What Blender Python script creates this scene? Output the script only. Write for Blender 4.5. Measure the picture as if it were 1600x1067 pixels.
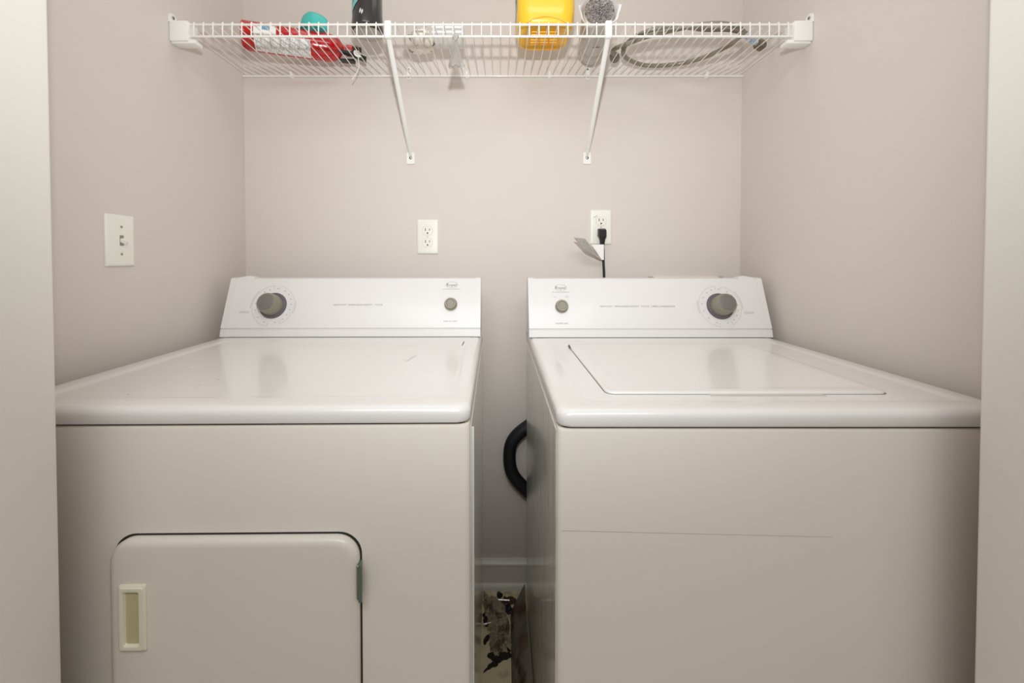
import bpy, bmesh, math, random
from mathutils import Vector, Matrix
random.seed(7)
for o in list(bpy.data.objects): bpy.data.objects.remove(o)
S = bpy.context.scene
COL = S.collection

# ------------------------------------------------------------------ camera
FPX, CX, HY, CZ, PITCH = 650.0, 780.0, 405.0, 1.10, math.radians(1.1)
PY = HY + FPX*math.tan(PITCH)
cd = bpy.data.cameras.new('camera'); cam = bpy.data.objects.new('camera', cd); COL.objects.link(cam)
cd.sensor_fit = 'HORIZONTAL'; cd.sensor_width = 36.0; cd.lens = 36.0*FPX/1600.0
cd.shift_x = (800.0-CX)/1600.0; cd.shift_y = -(533.5-PY)/1600.0
cd.clip_start = 0.01
cam.location = (0, 0, CZ); cam.rotation_euler = (math.pi/2-PITCH, 0, 0)
S.camera = cam

# ------------------------------------------------------------------ world and lights
w = bpy.data.worlds.new('world'); S.world = w; w.use_nodes = True
w.node_tree.nodes['Background'].inputs[0].default_value = (.93, .965, 1, 1)
w.node_tree.nodes['Background'].inputs[1].default_value = 0.55
def area(name, loc, rot, sx, sy, power, col):
    l = bpy.data.lights.new(name, 'AREA'); l.shape = 'RECTANGLE'; l.size = sx; l.size_y = sy; l.energy = power; l.color = col
    o = bpy.data.objects.new(name, l); COL.objects.link(o); o.location = loc; o.rotation_euler = rot; return o
area('hall_bounce_fill', (0, -.55, 2.40), (math.radians(10), 0, 0), 1.6, 1.0, 31, (.915, .955, 1))  # added area light standing in for flash bounced off the hall ceiling
area('closet_bounce_fill', (0.0, .95, 2.42), (0, 0, 0), 1.3, .6, 3.0, (.915, .955, 1))  # added fill in place of light bounced down from the closet ceiling
fl = bpy.data.lights.new('camera_flash', 'SPOT'); fl.energy = 40; fl.color = (.915, .955, 1); fl.shadow_soft_size = .022
fl.spot_size = math.radians(138); fl.spot_blend = 1.0
fo = bpy.data.objects.new('camera_flash', fl); COL.objects.link(fo); fo.location = (0, 0, CZ+.25)
fo.rotation_euler = (math.radians(90+17), 0, 0)
S.view_settings.view_transform = 'Standard'; S.view_settings.look = 'None'
S.view_settings.gamma = 1; S.view_settings.use_curve_mapping = False; S.view_settings.exposure = -0.02

# ------------------------------------------------------------------ helpers: measured points (pixel + one known coordinate -> metres)
def ray(x, y):
    a = (x-CX)/FPX; b = -(y-PY)/FPX
    return Vector((a, math.cos(PITCH)+b*math.sin(PITCH), -math.sin(PITCH)+b*math.cos(PITCH)))
def atY(x, y, Y): r = ray(x, y); k = Y/r.y; return Vector((r.x*k, Y, r.z*k+CZ))
def atZ(x, y, Z): r = ray(x, y); k = (Z-CZ)/r.z; return Vector((r.x*k, r.y*k, Z))
def atX(x, y, X): r = ray(x, y); k = X/r.x; return Vector((X, r.y*k, r.z*k+CZ))

# ------------------------------------------------------------------ materials
def srgb(c):
    return tuple(((v/255)/12.92 if v/255 <= .04045 else ((v/255+.055)/1.055)**2.4) for v in c)
def M(name, col, rough=.5, metal=0, spec=.5, coat=0, bump=None, trans=0, alpha=1, var=None, ior=1.5):
    m = bpy.data.materials.new(name); m.use_nodes = True; nt = m.node_tree; b = nt.nodes['Principled BSDF']
    c = srgb(col)
    b.inputs['Base Color'].default_value = (*c, 1); b.inputs['Roughness'].default_value = rough
    b.inputs['Metallic'].default_value = metal; b.inputs['Specular IOR Level'].default_value = spec
    b.inputs['Coat Weight'].default_value = coat; b.inputs['Coat Roughness'].default_value = .08
    b.inputs['Transmission Weight'].default_value = trans; b.inputs['Alpha'].default_value = alpha
    b.inputs['IOR'].default_value = ior
    tc = nt.nodes.new('ShaderNodeTexCoord')
    # slight procedural colour variation on everything
    vs, va = var if var else (9.0, .03)
    n = nt.nodes.new('ShaderNodeTexNoise'); n.inputs['Scale'].default_value = vs; n.inputs['Detail'].default_value = 4
    nt.links.new(tc.outputs['Object'], n.inputs['Vector'])
    mr = nt.nodes.new('ShaderNodeMapRange'); mr.inputs['To Min'].default_value = 1-va; mr.inputs['To Max'].default_value = 1+va
    nt.links.new(n.outputs['Fac'], mr.inputs['Value'])
    vm = nt.nodes.new('ShaderNodeVectorMath'); vm.operation = 'SCALE'; vm.inputs[0].default_value = c
    nt.links.new(mr.outputs['Result'], vm.inputs['Scale']); nt.links.new(vm.outputs['Vector'], b.inputs['Base Color'])
    if bump:
        sc, st, dist = bump
        n2 = nt.nodes.new('ShaderNodeTexNoise'); n2.inputs['Scale'].default_value = sc; n2.inputs['Detail'].default_value = 3
        nt.links.new(tc.outputs['Object'], n2.inputs['Vector'])
        bp = nt.nodes.new('ShaderNodeBump'); bp.inputs['Strength'].default_value = st; bp.inputs['Distance'].default_value = dist
        nt.links.new(n2.outputs['Fac'], bp.inputs['Height']); nt.links.new(bp.outputs['Normal'], b.inputs['Normal'])
    return m
def add_stain(m, col, scale, lo, hi, stretch=(1, 1, 1), amount=1.0, box=None):
    """worn or dirty marks: noise mask mixed over the base colour; box = object-space (min, max) where they may lie"""
    nt = m.node_tree; b = nt.nodes['Principled BSDF']; src = b.inputs['Base Color'].links[0].from_socket
    tc = nt.nodes.new('ShaderNodeTexCoord'); mp = nt.nodes.new('ShaderNodeMapping'); mp.inputs['Scale'].default_value = stretch
    nt.links.new(tc.outputs['Object'], mp.inputs['Vector'])
    n = nt.nodes.new('ShaderNodeTexNoise'); n.inputs['Scale'].default_value = scale; n.inputs['Detail'].default_value = 5
    nt.links.new(mp.outputs['Vector'], n.inputs['Vector'])
    mr = nt.nodes.new('ShaderNodeMapRange'); mr.inputs['From Min'].default_value = lo; mr.inputs['From Max'].default_value = hi
    mr.inputs['To Max'].default_value = amount
    nt.links.new(n.outputs['Fac'], mr.inputs['Value']); fac = mr.outputs['Result']
    if box:
        sp = nt.nodes.new('ShaderNodeSeparateXYZ'); nt.links.new(tc.outputs['Object'], sp.inputs['Vector'])
        for ax, lo_, hi_, soft in box:
            for (edge, s) in ((lo_, 1), (hi_, -1)):
                r = nt.nodes.new('ShaderNodeMapRange')
                r.inputs['From Min'].default_value = edge if s > 0 else edge-soft
                r.inputs['From Max'].default_value = edge+soft if s > 0 else edge
                r.inputs['To Min'].default_value = 0 if s > 0 else 1; r.inputs['To Max'].default_value = 1 if s > 0 else 0
                nt.links.new(sp.outputs[ax], r.inputs['Value'])
                mu = nt.nodes.new('ShaderNodeMath'); mu.operation = 'MULTIPLY'
                nt.links.new(fac, mu.inputs[0]); nt.links.new(r.outputs['Result'], mu.inputs[1]); fac = mu.outputs[0]
    mx = nt.nodes.new('ShaderNodeMix'); mx.data_type = 'RGBA'
    nt.links.new(fac, mx.inputs['Factor']); nt.links.new(src, mx.inputs['A']); mx.inputs['B'].default_value = (*srgb(col), 1)
    nt.links.new(mx.outputs['Result'], b.inputs['Base Color'])
    return m
def clear_film(name, tint, rough, opac):
    m = bpy.data.materials.new(name); m.use_nodes = True; nt = m.node_tree; nt.nodes.remove(nt.nodes['Principled BSDF'])
    out = nt.nodes['Material Output']
    tr = nt.nodes.new('ShaderNodeBsdfTransparent'); tr.inputs['Color'].default_value = (*srgb(tint), 1)
    g = nt.nodes.new('ShaderNodeBsdfPrincipled'); g.inputs['Base Color'].default_value = (*srgb(tint), 1); g.inputs['Roughness'].default_value = rough
    fr = nt.nodes.new('ShaderNodeFresnel'); fr.inputs['IOR'].default_value = 1.22
    mu = nt.nodes.new('ShaderNodeMath'); mu.operation = 'ADD'; mu.inputs[1].default_value = opac; mu.use_clamp = True
    nt.links.new(fr.outputs[0], mu.inputs[0])
    mx = nt.nodes.new('ShaderNodeMixShader'); nt.links.new(mu.outputs[0], mx.inputs[0])
    nt.links.new(tr.outputs[0], mx.inputs[1]); nt.links.new(g.outputs[0], mx.inputs[2]); nt.links.new(mx.outputs[0], out.inputs[0])
    return m

WALL = M('wall paint', (217, 207, 198), .62, bump=(420, .12, .002), var=(3, .012), spec=.3)
TRIM = M('trim paint', (231, 226, 215), .42, bump=(300, .05, .001), var=(4, .015))
CEIL = M('ceiling paint', (240, 238, 232), .8)
APPL = M('appliance enamel', (230, 226, 221), .26, coat=.35, bump=(900, .03, .0005), var=(5, .012))
APPB = M('appliance cabinet enamel', (231, 223, 210), .33, coat=.2, bump=(700, .06, .0005), var=(5, .015))
CONS = M('console plastic', (228, 225, 221), .32, coat=.1, var=(6, .01))
CREAM = M('cream plastic', (234, 226, 205), .4)
GAPSHADE = M('dark gap', (40, 36, 32), .8)  # near-black fill that paints the shade inside open gaps
KNOB = M('grey green knob plastic', (138, 133, 114), .38)
KNOBF = M('warm grey knob face', (120, 113, 110), .34)
KNOBS = M('dark slate knob skirt', (98, 94, 98), .33)
INK = M('grey ink', (128, 124, 120), .6)
INKL = M('pale grey ink', (186, 181, 176), .6)
DARKMARK = M('dark scuff', (95, 88, 80), .6)
WIRE = M('white vinyl coated wire', (238, 234, 226), .33, coat=.2)
WPLA = M('white plastic', (240, 238, 231), .38)
IVORY = M('ivory plate plastic', (238, 235, 222), .35)
SLOT = M('slot black', (25, 22, 20), .7)
SCREW = M('steel screw', (150, 146, 140), .35, metal=.9)
RED = M('red enamel', (190, 14, 16), .2, coat=.6)
BLACK = M('black plastic', (24, 22, 22), .35)
RUBBER = M('black rubber', (18, 18, 22), .5)
LABELW = M('white label', (232, 230, 226), .4)
add_stain(LABELW, (70, 70, 72), 420, .52, .60, (1, .35, .35), .5, box=None)
LABELP = M('white label border', (238, 236, 232), .4)
LABELB = M('blue pictogram', (110, 160, 190), .4)
TEAL = M('teal plastic', (74, 194, 184), .38, var=(30, .06))
BOT = M('black bottle plastic', (50, 47, 48), .18, coat=.4)
BOTB = M('grey bottle base', (172, 168, 158), .4)
TEALG = M('pale teal print', (120, 188, 186), .3)
WHITEG = M('white print', (205, 205, 203), .3)
YEL = M('yellow jug plastic', (252, 204, 52), .32, coat=.25, var=(12, .02))
YELD = M('deep yellow jug base', (246, 182, 20), .35, coat=.2, var=(12, .03))
BLUE = M('blue label', (70, 105, 165), .4)
FOIL = M('crumpled foil', (214, 210, 208), .2, metal=1, bump=(260, 1.0, .012))
add_stain(FOIL, (110, 96, 98), 330, .5, .62, (1, 1, 1), .85)
FOILS = M('silver foil side', (240, 238, 232), .26, metal=.3, bump=(50, .35, .01))
FILM = clear_film('clear plastic film', (250, 249, 247), .12, .08)
FILM2 = clear_film('crinkled clear plastic', (216, 211, 205), .2, .38)
HOSE = M('olive grey hose', (138, 130, 112), .34, coat=.2, var=(60, .08))
HOSED = M('dark hose coupling', (118, 108, 90), .45)
HLAB = M('pale blue hose label', (205, 216, 226), .35)
add_stain(HLAB, (96, 140, 190), 160, .5, .58, (1, 1, 1), .65)
BOW = M('cream satin ribbon', (234, 226, 212), .38)
PAPER = M('paper tag', (236, 232, 226), .6)
PAPERG = M('grey printed paper', (176, 170, 162), .6)
add_stain(PAPERG, (120, 116, 112), 300, .5, .6, (1, .3, 1), .6)
RUST = M('dirty rusted metal', (142, 132, 118), .55, metal=.3, bump=(60, .5, .006))
add_stain(RUST, (104, 52, 28), 22, .48, .62, (1, .6, 1), .6)
add_stain(RUST, (38, 32, 28), 30, .54, .66, (1, .5, 1), .8)
LINT = M('grey brown lint', (196, 178, 150), .95, bump=(160, 1, .01), var=(40, .25))
CRUMB = M('dark grime', (46, 36, 26), .8, bump=(120, .8, .006))
CHROME = M('chrome', (205, 205, 208), .18, metal=1)
FLOORM = M('cream vinyl floor', (232, 216, 176), .5, var=(14, .07))
add_stain(FLOORM, (120, 92, 56), 16, .56, .72, (1, 1, 1), .6)
add_stain(APPL, (204, 198, 190), 7, .66, .74, (1, 1, 1), .35)
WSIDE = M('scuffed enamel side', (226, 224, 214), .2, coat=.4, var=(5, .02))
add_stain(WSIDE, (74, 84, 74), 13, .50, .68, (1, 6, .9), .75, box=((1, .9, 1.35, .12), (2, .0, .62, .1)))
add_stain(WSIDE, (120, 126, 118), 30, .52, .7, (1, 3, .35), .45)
DSIDE = M('glossy dryer side enamel', (230, 229, 221), .16, coat=.5)
add_stain(DSIDE, (108, 114, 106), 26, .55, .7, (1, 3, .3), .35)  # faint darker streaks running up the dryer side

# ------------------------------------------------------------------ mesh helpers
class MB:
    def __init__(s): s.v = []; s.f = []
    def add(s, v, f, mat=None):
        o = len(s.v); s.v += [tuple((mat @ Vector(p)) if mat else p) for p in v]; s.f += [tuple(i+o for i in q) for q in f]; return s
    def box(s, a, b, r=0, seg=2, mat=None):
        bm = bmesh.new(); bmesh.ops.create_cube(bm, size=1)
        for v in bm.verts: v.co = Vector([(a[i]+b[i])/2 + v.co[i]*(b[i]-a[i]) for i in range(3)])
        if r: bmesh.ops.bevel(bm, geom=bm.edges[:], offset=r, segments=seg, profile=.5, affect='EDGES')
        bm.verts.index_update()
        s.add([tuple(v.co) for v in bm.verts], [[v.index for v in f.verts] for f in bm.faces], mat); bm.free(); return s
    def rings(s, rings, cap0=True, cap1=True, mat=None, closed=True):
        n = len(rings[0]); v = [p for r in rings for p in r]; f = []
        for i in range(len(rings)-1):
            for j in range(n if closed else n-1):
                k = (j+1) % n
                f.append((i*n+j, i*n+k, (i+1)*n+k, (i+1)*n+j))
        if cap0: f.append(tuple(reversed(range(n))))
        if cap1: f.append(tuple(range((len(rings)-1)*n, len(rings)*n)))
        return s.add(v, f, mat)
    def lathe(s, prof, n=32, mat=None, cap0=True, cap1=True):       # prof: (radius, z) about +Z
        return s.rings([[(r*math.cos(2*math.pi*j/n), r*math.sin(2*math.pi*j/n), z) for j in range(n)] for r, z in prof], cap0, cap1, mat)
    def tube(s, path, r, n=8, mat=None, cap=True):
        P = [Vector(p) for p in path]; R = r if isinstance(r, (list, tuple)) else [r]*len(P); rings = []
        t0 = (P[1]-P[0]).normalized(); up = Vector((0, 0, 1)) if abs(t0.z) < .9 else Vector((0, 1, 0))
        u = t0.cross(up).normalized()
        for i, p in enumerate(P):
            t = (P[min(i+1, len(P)-1)]-P[max(i-1, 0)]).normalized()
            u = (u - t*u.dot(t)).normalized(); w_ = t.cross(u)
            rings.append([tuple(p + (u*math.cos(2*math.pi*j/n)+w_*math.sin(2*math.pi*j/n))*R[i]) for j in range(n)])
        return s.rings(rings, cap, cap, mat)
    def build(s, name, mat, parent=None, smooth=35, loc=None):
        me = bpy.data.meshes.new(name); me.from_pydata(s.v, [], s.f); me.validate()
        bm = bmesh.new(); bm.from_mesh(me); bmesh.ops.recalc_face_normals(bm, faces=bm.faces[:]); bm.to_mesh(me); bm.free()
        if smooth:
            me.polygons.foreach_set('use_smooth', [True]*len(me.polygons)); me.set_sharp_from_angle(angle=math.radians(smooth))
        me.materials.append(mat); o = bpy.data.objects.new(name, me); COL.objects.link(o)
        if parent: o.parent = parent
        if loc: o.location = loc
        return o
def rrect(x0, x1, y0, y1, r, z, n=5):
    out = []
    for (cx, cy, a0) in ((x1-r, y1-r, 0), (x0+r, y1-r, 90), (x0+r, y0+r, 180), (x1-r, y0+r, 270)):
        for i in range(n+1):
            a = math.radians(a0+90*i/n); out.append((cx+r*math.cos(a), cy+r*math.sin(a), z))
    return out
def smoothpath(P, k=6, closed=False):
    P = [Vector(p) for p in P]; out = []; n = len(P)
    for i in range(n if closed else n-1):
        if closed: p0, p1, p2, p3 = P[i-1], P[i], P[(i+1) % n], P[(i+2) % n]
        else: p0, p1, p2, p3 = P[max(i-1, 0)], P[i], P[i+1], P[min(i+2, n-1)]
        for j in range(k):
            t = j/k
            out.append(.5*((2*p1)+(p2-p0)*t+(2*p0-5*p1+4*p2-p3)*t*t+(3*p1-p0-3*p2+p3)*t**3))
    if not closed: out.append(P[-1])
    return out
def tag(o, label, cat, group=None, kind=None):
    o['label'] = label; o['category'] = cat
    if group: o['group'] = group
    if kind: o['kind'] = kind
    return o
def empty(name, loc, label, cat, group=None, rz=0):
    o = bpy.data.objects.new(name, None); COL.objects.link(o); o.location = loc; o.rotation_euler = (0, 0, rz); o.empty_display_size = .05
    return tag(o, label, cat, group)
def struct(o): o['kind'] = 'structure'; return o
def lettering(name, items, mat, parent, matrix, lift=.0004):
    """items: (text, x, y, size) in the panel's own plane; one mesh"""
    mb = MB()
    for (s, x, y, size) in items:
        c = bpy.data.curves.new('t', 'FONT'); c.body = s; c.size = size; c.align_x = 'CENTER'; c.align_y = 'CENTER'; c.resolution_u = 2
        o = bpy.data.objects.new('t', c); COL.objects.link(o); bpy.context.view_layer.update()
        me = bpy.data.meshes.new_from_object(o.evaluated_get(bpy.context.evaluated_depsgraph_get()))
        mb.add([(v.co.x+x, v.co.y+y, lift) for v in me.vertices], [tuple(p.vertices) for p in me.polygons], matrix)
        bpy.data.objects.remove(o); bpy.data.curves.remove(c); bpy.data.meshes.remove(me)
    return mb.build(name, mat, parent, smooth=0)
def arc_ribbon(mb, cx, cy, r, a0, a1, wd, matrix, lift=.0004, sy=1):
    n = max(2, int(abs(a1-a0)/6)); v = []
    for i in range(n+1):
        a = math.radians(a0+(a1-a0)*i/n)
        for q in (r-wd/2, r+wd/2): v.append((cx+q*math.cos(a), cy+q*math.sin(a)*sy, lift))
    mb.add(v, [(2*i, 2*i+1, 2*i+3, 2*i+2) for i in range(n)], matrix)

# ------------------------------------------------------------------ the setting
XL, XR, YB, HC = -.838, .797, 1.377, 2.44; JY0_ = .43
struct(MB().box((-2.4, JY0_, -.1), (2.4, 1.6, 0)).build('floor', FLOORM, smooth=0))
struct(MB().box((-2.4, -2.2, -.1), (2.4, JY0_, -.001)).build('floor_hall', M('unseen hall carpet', (152, 138, 120), .95, bump=(300, .6, .004)), smooth=0))  # unseen hall floor; dark carpet put in to cut bounce onto the fronts
struct(MB().box((-2.4, -2.2, HC), (2.4, 1.6, HC+.1)).build('ceiling', CEIL, smooth=0))
struct(MB().box((XL-.12, YB, 0), (XR+.12, YB+.12, HC)).build('wall_back', WALL, smooth=0))
struct(MB().box((XL-.12, .545, 0), (XL, YB, HC)).build('wall_left', WALL, smooth=0))
struct(MB().box((XR, .545, 0), (XR+.12, YB, HC)).build('wall_right', WALL, smooth=0))
JL, JR, JY0, JY1 = -.5813, .6310, .43, .54
struct(MB().box((-2.4, JY0, 0), (JL-.006, JY1, HC)).build('wall_front_left', WALL, smooth=0))
struct(MB().box((JR+.006, JY0, 0), (2.4, JY1, HC)).build('wall_front_right', WALL, smooth=0))
struct(MB().box((JL-.006, JY0, 2.05), (JR+.006, JY1, HC)).build('wall_front_header', WALL, smooth=0))
struct(MB().box((-2.4, -2.2, 0), (2.4, -2.1, HC)).build('wall_hall', WALL, smooth=0))
def jamb(x0, x1, name):
    struct(MB().rings([rrect(x0, x1, JY0-.008, JY1+.004, .005, z) for z in (0, 2.05)]).build(name, TRIM))
jamb(JL-.016, JL, 'trim_1'); jamb(JR, JR+.016, 'trim_2')
# baseboards: flat board, moulded top, shoe at the floor
def base_profile(h=.098):
    return [(0, 0), (.021, 0), (.021, .009), (.019, .016), (.015, .0205), (.0105, .0215), (.011, .076), (.014, .080), (.014, .086), (.009, .090), (.006, .098), (0, .098)]
def baseboard(name, a, b, nrm):
    a, b, nrm = Vector(a), Vector(b), Vector(nrm)
    struct(MB().rings([[tuple(p+nrm*d+Vector((0, 0, z))) for d, z in base_profile()] for p in (a, b)]).build(name, TRIM))
baseboard('baseboard_back', (XL, YB, 0), (XR, YB, 0), (0, -1, 0))
baseboard('baseboard_left', (XL, .56, 0), (XL, YB-.03, 0), (1, 0, 0))
baseboard('baseboard_right', (XR, .56, 0), (XR, YB-.03, 0), (-1, 0, 0))

# ------------------------------------------------------------------ appliances (local frame: x across, y from console foot back/front, z up from the floor)
TOPZ = CZ-.222; LIP = .0255
def appliance_shell(t, x0, x1, yf, yb, yc, sidemat, toprec):
    """cabinet + top; yf front, yb back, yc foot of the console"""
    body = MB().rings([rrect(x0, x1, yf, yb, .012, .035), rrect(x0, x1, yf, yb, .012, TOPZ-LIP-.008),
                       rrect(x0+.001, x1-.001, yf+.001, yb-.001, .012, TOPZ-LIP-.0045), rrect(x0+.004, x1-.004, yf+.004, yb-.004, .010, TOPZ-LIP-.003),
                       rrect(x0+.010, x1-.010, yf+.010, yb-.010, .008, TOPZ-LIP-.003)])
    b = body.build('cabinet', APPB, t)
    MB().rings([rrect(x0+.008, x1-.008, yf+.008, yb-.008, .008, TOPZ-LIP-.004), rrect(x0+.008, x1-.008, yf+.008, yb-.008, .008, TOPZ-LIP+.004)]).build('seam_shadow_gap', GAPSHADE, t)
    R = lambda i, z, r: rrect(x0+i, x1-i, yf+i, yb-i, max(r, .003), z, 7)
    top = MB()
    rs = [R(.006, TOPZ-LIP, .018), R(0, TOPZ-LIP+.001, .020), R(-.001, TOPZ-LIP+.004, .020), R(-.001, TOPZ-.012, .020)]
    for k in range(1, 6):
        a = math.radians(90*k/5); rs.append(R(-.001+.012*(1-math.cos(a)), TOPZ-.012+.012*math.sin(a), .020))
    # raised rim, then the pressed-in field
    a0, a1, b0, b1 = toprec
    Q = lambda i, z: rrect(a0+i, a1-i, b0+i, b1-i, .02, z, 7)
    rs += [Q(-.004, TOPZ), Q(0, TOPZ-.0006), Q(.006, TOPZ-.0030), Q(.010, TOPZ-.0034)]
    top.rings(rs)
    tp = top.build('top_panel', APPL, t, smooth=60)
    return b, tp
def feet(t, x0, x1, yf, yb):
    for x in (x0+.05, x1-.05):
        for y in (yf+.05, yb-.05):
            MB().lathe([(.022, 0), (.022, .008), (.012, .012), (.010, .04)], 16).build('foot', BLACK, t, loc=(x, y, 0))
TILT = math.atan2(.052, .150)
def console(t, x0, x1, capside):
    """x0..x1, foot at y=0 z=TOPZ; returns matrix of the face plane (x right, y up the face, z out)"""
    prof = [(.004, .000), (.000, .002), (.0035, .0215), (.0075, .0235), (.0075, .0250), (.0045, .0262), (.0545, .1600), (.058, .1640), (.064, .1660), (.100, .1660), (.112, .150), (.120, 0)]
    def slab(xa, xb, grow, mat, name, tops=0):
        rings = [[(x, y-(grow if z > .001 and y < .09 else 0), TOPZ+z+(grow+tops if z > .155 else 0)) for (y, z) in prof] for x in (xa, xb)]
        return MB().rings(rings).build(name, mat, t, smooth=28)
    slab(x0+.016, x1-.016, 0, CONS, 'console_panel')
    slab(x0, x0+.018, .0016, CONS, 'console_end_cap'); slab(x1-.018, x1, .0016, CONS, 'console_end_cap')
    # humped corner of the outer end cap
    hx = x0+.012 if capside < 0 else x1-.064
    n = 10; rings = []
    for k in range(n+1):
        u = k/n; h = .0065*math.sin(math.pi*min(1, (u if capside > 0 else 1-u)**.6))
        rings.append([(hx+.052*u, .060, TOPZ+.160), (hx+.052*u, .062, TOPZ+.1655+h), (hx+.052*u, .074, TOPZ+.1665+h), (hx+.052*u, .092, TOPZ+.1655+h*.6), (hx+.052*u, .094, TOPZ+.160)])
    MB().rings(rings).build('console_corner_hump', CONS, t)
    MB().box((x0+.020, .002, TOPZ-.0005), (x1-.020, .10, TOPZ+.0025)).build('console_foot_gap', GAPSHADE, t, smooth=0)
    yv = Vector((0, .050, .1338)).normalized(); zv = Vector((1, 0, 0)).cross(yv)
    m = Matrix.Identity(4)
    for i in range(3): m[i][0] = (1, 0, 0)[i]; m[i][1] = yv[i]; m[i][2] = zv[i]; m[i][3] = (0, .0045, TOPZ+.0262)[i]
    return m
def hit_face(t, m, px, py):
    """where the sight line through a measured photo point meets the console face, in face coordinates"""
    W = Matrix.Translation(t.location) @ Matrix.Rotation(t.rotation_euler.z, 4, 'Z') @ m
    Wi = W.inverted(); o = Wi @ Vector((0, 0, CZ)); d = Wi.to_3x3() @ ray(px, py); k = -o.z/d.z
    return (o.x+d.x*k, o.y+d.y*k)
def dial(t, m, x, y, name, mark_angle):
    T = m @ Matrix.Translation((x, y, 0))
    sk = MB().lathe([(.0385, 0), (.0385, .0015), (.0365, .0050), (.030, .0065), (.0, .0065)][:4], 48, T).build(name, KNOBS, t)
    sk['label'] = 'round dial with a dark skirt and a grey green grip'
    g = MB().lathe([(.0300, .006), (.0300, .010), (.0285, .034), (.0270, .040), (.0245, .0425), (.0225, .0425)], 40, T)
    g.build('dial_grip', KNOB, sk)
    MB().lathe([(.0226, .041), (.0226, .0432), (.0210, .0440)], 40, T).build('dial_face', KNOBF, sk)
    a = math.radians(mark_angle)
    R = T @ Matrix.Rotation(a, 4, 'Z')
    MB().box((.029, -.0015, .012), (.0335, .0015, .020), .0006, 1, R).build('pointer', KNOBS, sk)
def push_knob(t, m, x, y, name):
    T = m @ Matrix.Translation((x, y, 0))
    k = MB().lathe([(.0185, 0), (.0185, .008), (.0170, .014), (.0150, .0165), (.0142, .0165)], 36, T).build(name, KNOB, t)
    MB().lathe([(.0150, .0155), (.0150, .0180), (.0142, .0186), (.0130, .0180), (.0128, .0160)], 36, T).build('knob_ring', M('tan knob ring', (190, 182, 158), .35), k)
    MB().lathe([(.0128, .0150), (.0128, .0172), (.0095, .0160), (.005, .0150), (.0008, .0147)], 36, T).build('knob_face', M('glossy grey knob face', (122, 116, 114), .12, coat=.5), k)
def dial_marks(t, m, x, y, flip):
    mb = MB()
    r = .0605
    for a0, a1 in ((95, 205), (205, 262), (-62, 75)):
        arc_ribbon(mb, x, y, r, a0, a1, .0007, m)
    for a in (78, 95, 262, -62):
        R = m @ Matrix.Translation((x, y, .0004)) @ Matrix.Rotation(math.radians(a), 4, 'Z')
        mb.add([(.049, -.0004, 0), (r, -.0004, 0), (r, .0004, 0), (.049, .0004, 0)], [(0, 1, 2, 3)], R)
    mb.build('dial_ring_print', INKL, t, smooth=0)
    mk = MB()
    for a in list(range(-50, 75, 18))+[84, 110, 128, 150, 172, 196, 222, 250, 285]:
        R = m @ Matrix.Translation((x, y, .0004)) @ Matrix.Rotation(math.radians(a), 4, 'Z')
        mk.add([(.0495, -.0016, 0), (.0530, -.0016, 0), (.0530, .0016, 0), (.0495, .0016, 0)], [(0, 1, 2, 3)], R)
    for a in list(range(140, 190, 5))+list(range(-18, 16, 5)):
        aa = a if not flip else 180-a
        R = m @ Matrix.Translation((x, y, .0004)) @ Matrix.Rotation(math.radians(aa), 4, 'Z')
        mk.add([(.0630, -.0015, 0), (.0655, -.0015, 0), (.0655, .0012, 0), (.0630, .0012, 0)], [(0, 1, 2, 3)], R)
    s = 1 if flip else -1
    for k in (0, 1):
        mk.add([(x+s*.080-.014, y-.018-k*.0035, .0004), (x+s*.080+.014, y-.018-k*.0035, .0004), (x+s*.080+.014, y-.0168-k*.0035, .0004), (x+s*.080-.014, y-.0168-k*.0035, .0004)], [(0, 1, 2, 3)], m)
    mk.build('dial_scale_print', INKL, t, smooth=0)
def badge(t, m, x, y):
    mb = MB(); arc_ribbon(mb, x, y, .0168, 0, 360, .0008, m, sy=.55); mb.build('badge_oval', INK, t, smooth=0)
    lettering('badge_lettering', [('Roper', x, y-.0005, .0125)], INK, t, m)
    lettering('badge_small_print', [('BY WHIRLPOOL CORPORATION', x, y-.0135, .0034)], INK, t, m)

# --- dryer (left)
D = empty('clothes_dryer', (-.4213, 1.179, 0), 'white front-loading clothes dryer on the left, with a square door and cream recessed pull', 'dryer', rz=math.radians(.75))
dx0, dx1, dyf, dyb = -.3725, .3695, -.560, .135
b, tp = appliance_shell(D, dx0, dx1, dyf, dyb, 0, DSIDE, (dx0+.042, dx1-.032, dyf+.050, -.035))
feet(D, dx0, dx1, dyf, dyb)
MB().box((dx1-.0006, dyf+.022, .045), (dx1+.0012, dyb-.02, TOPZ-LIP-.012), .0005, 1).build('side_panel', DSIDE, D)['label'] = 'grey white side panel with faint darker streaks facing the gap'
MB().box((dx1+.0008, dyf+.034, .05), (dx1+.0050, dyf+.040, TOPZ-LIP-.02), .002, 2).build('side_seam', DSIDE, D)
md = console(D, -.3700, .3675, -1)
x, y = hit_face(D, md, 427, 477.5); dial_marks(D, md, x, y, False); dial(D, md, x, y, 'timer_dial', 170)
x, y = hit_face(D, md, 704.5, 475.5); push_knob(D, md, x, y, 'start_button')
x, y = hit_face(D, md, 706, 445); badge(D, md, x, y)
x, y = hit_face(D, md, 704, 502); lettering('button_lettering', [('PUSH TO START', x, y, .0055)], INK, D, md)
x, y = hit_face(D, md, 559.5, 476.3); lettering('console_lettering', [('HEAVY DUTY   EXTRA LARGE CAPACITY   3 CYCLE', x, y, .0062)], INK, D, md)
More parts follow.
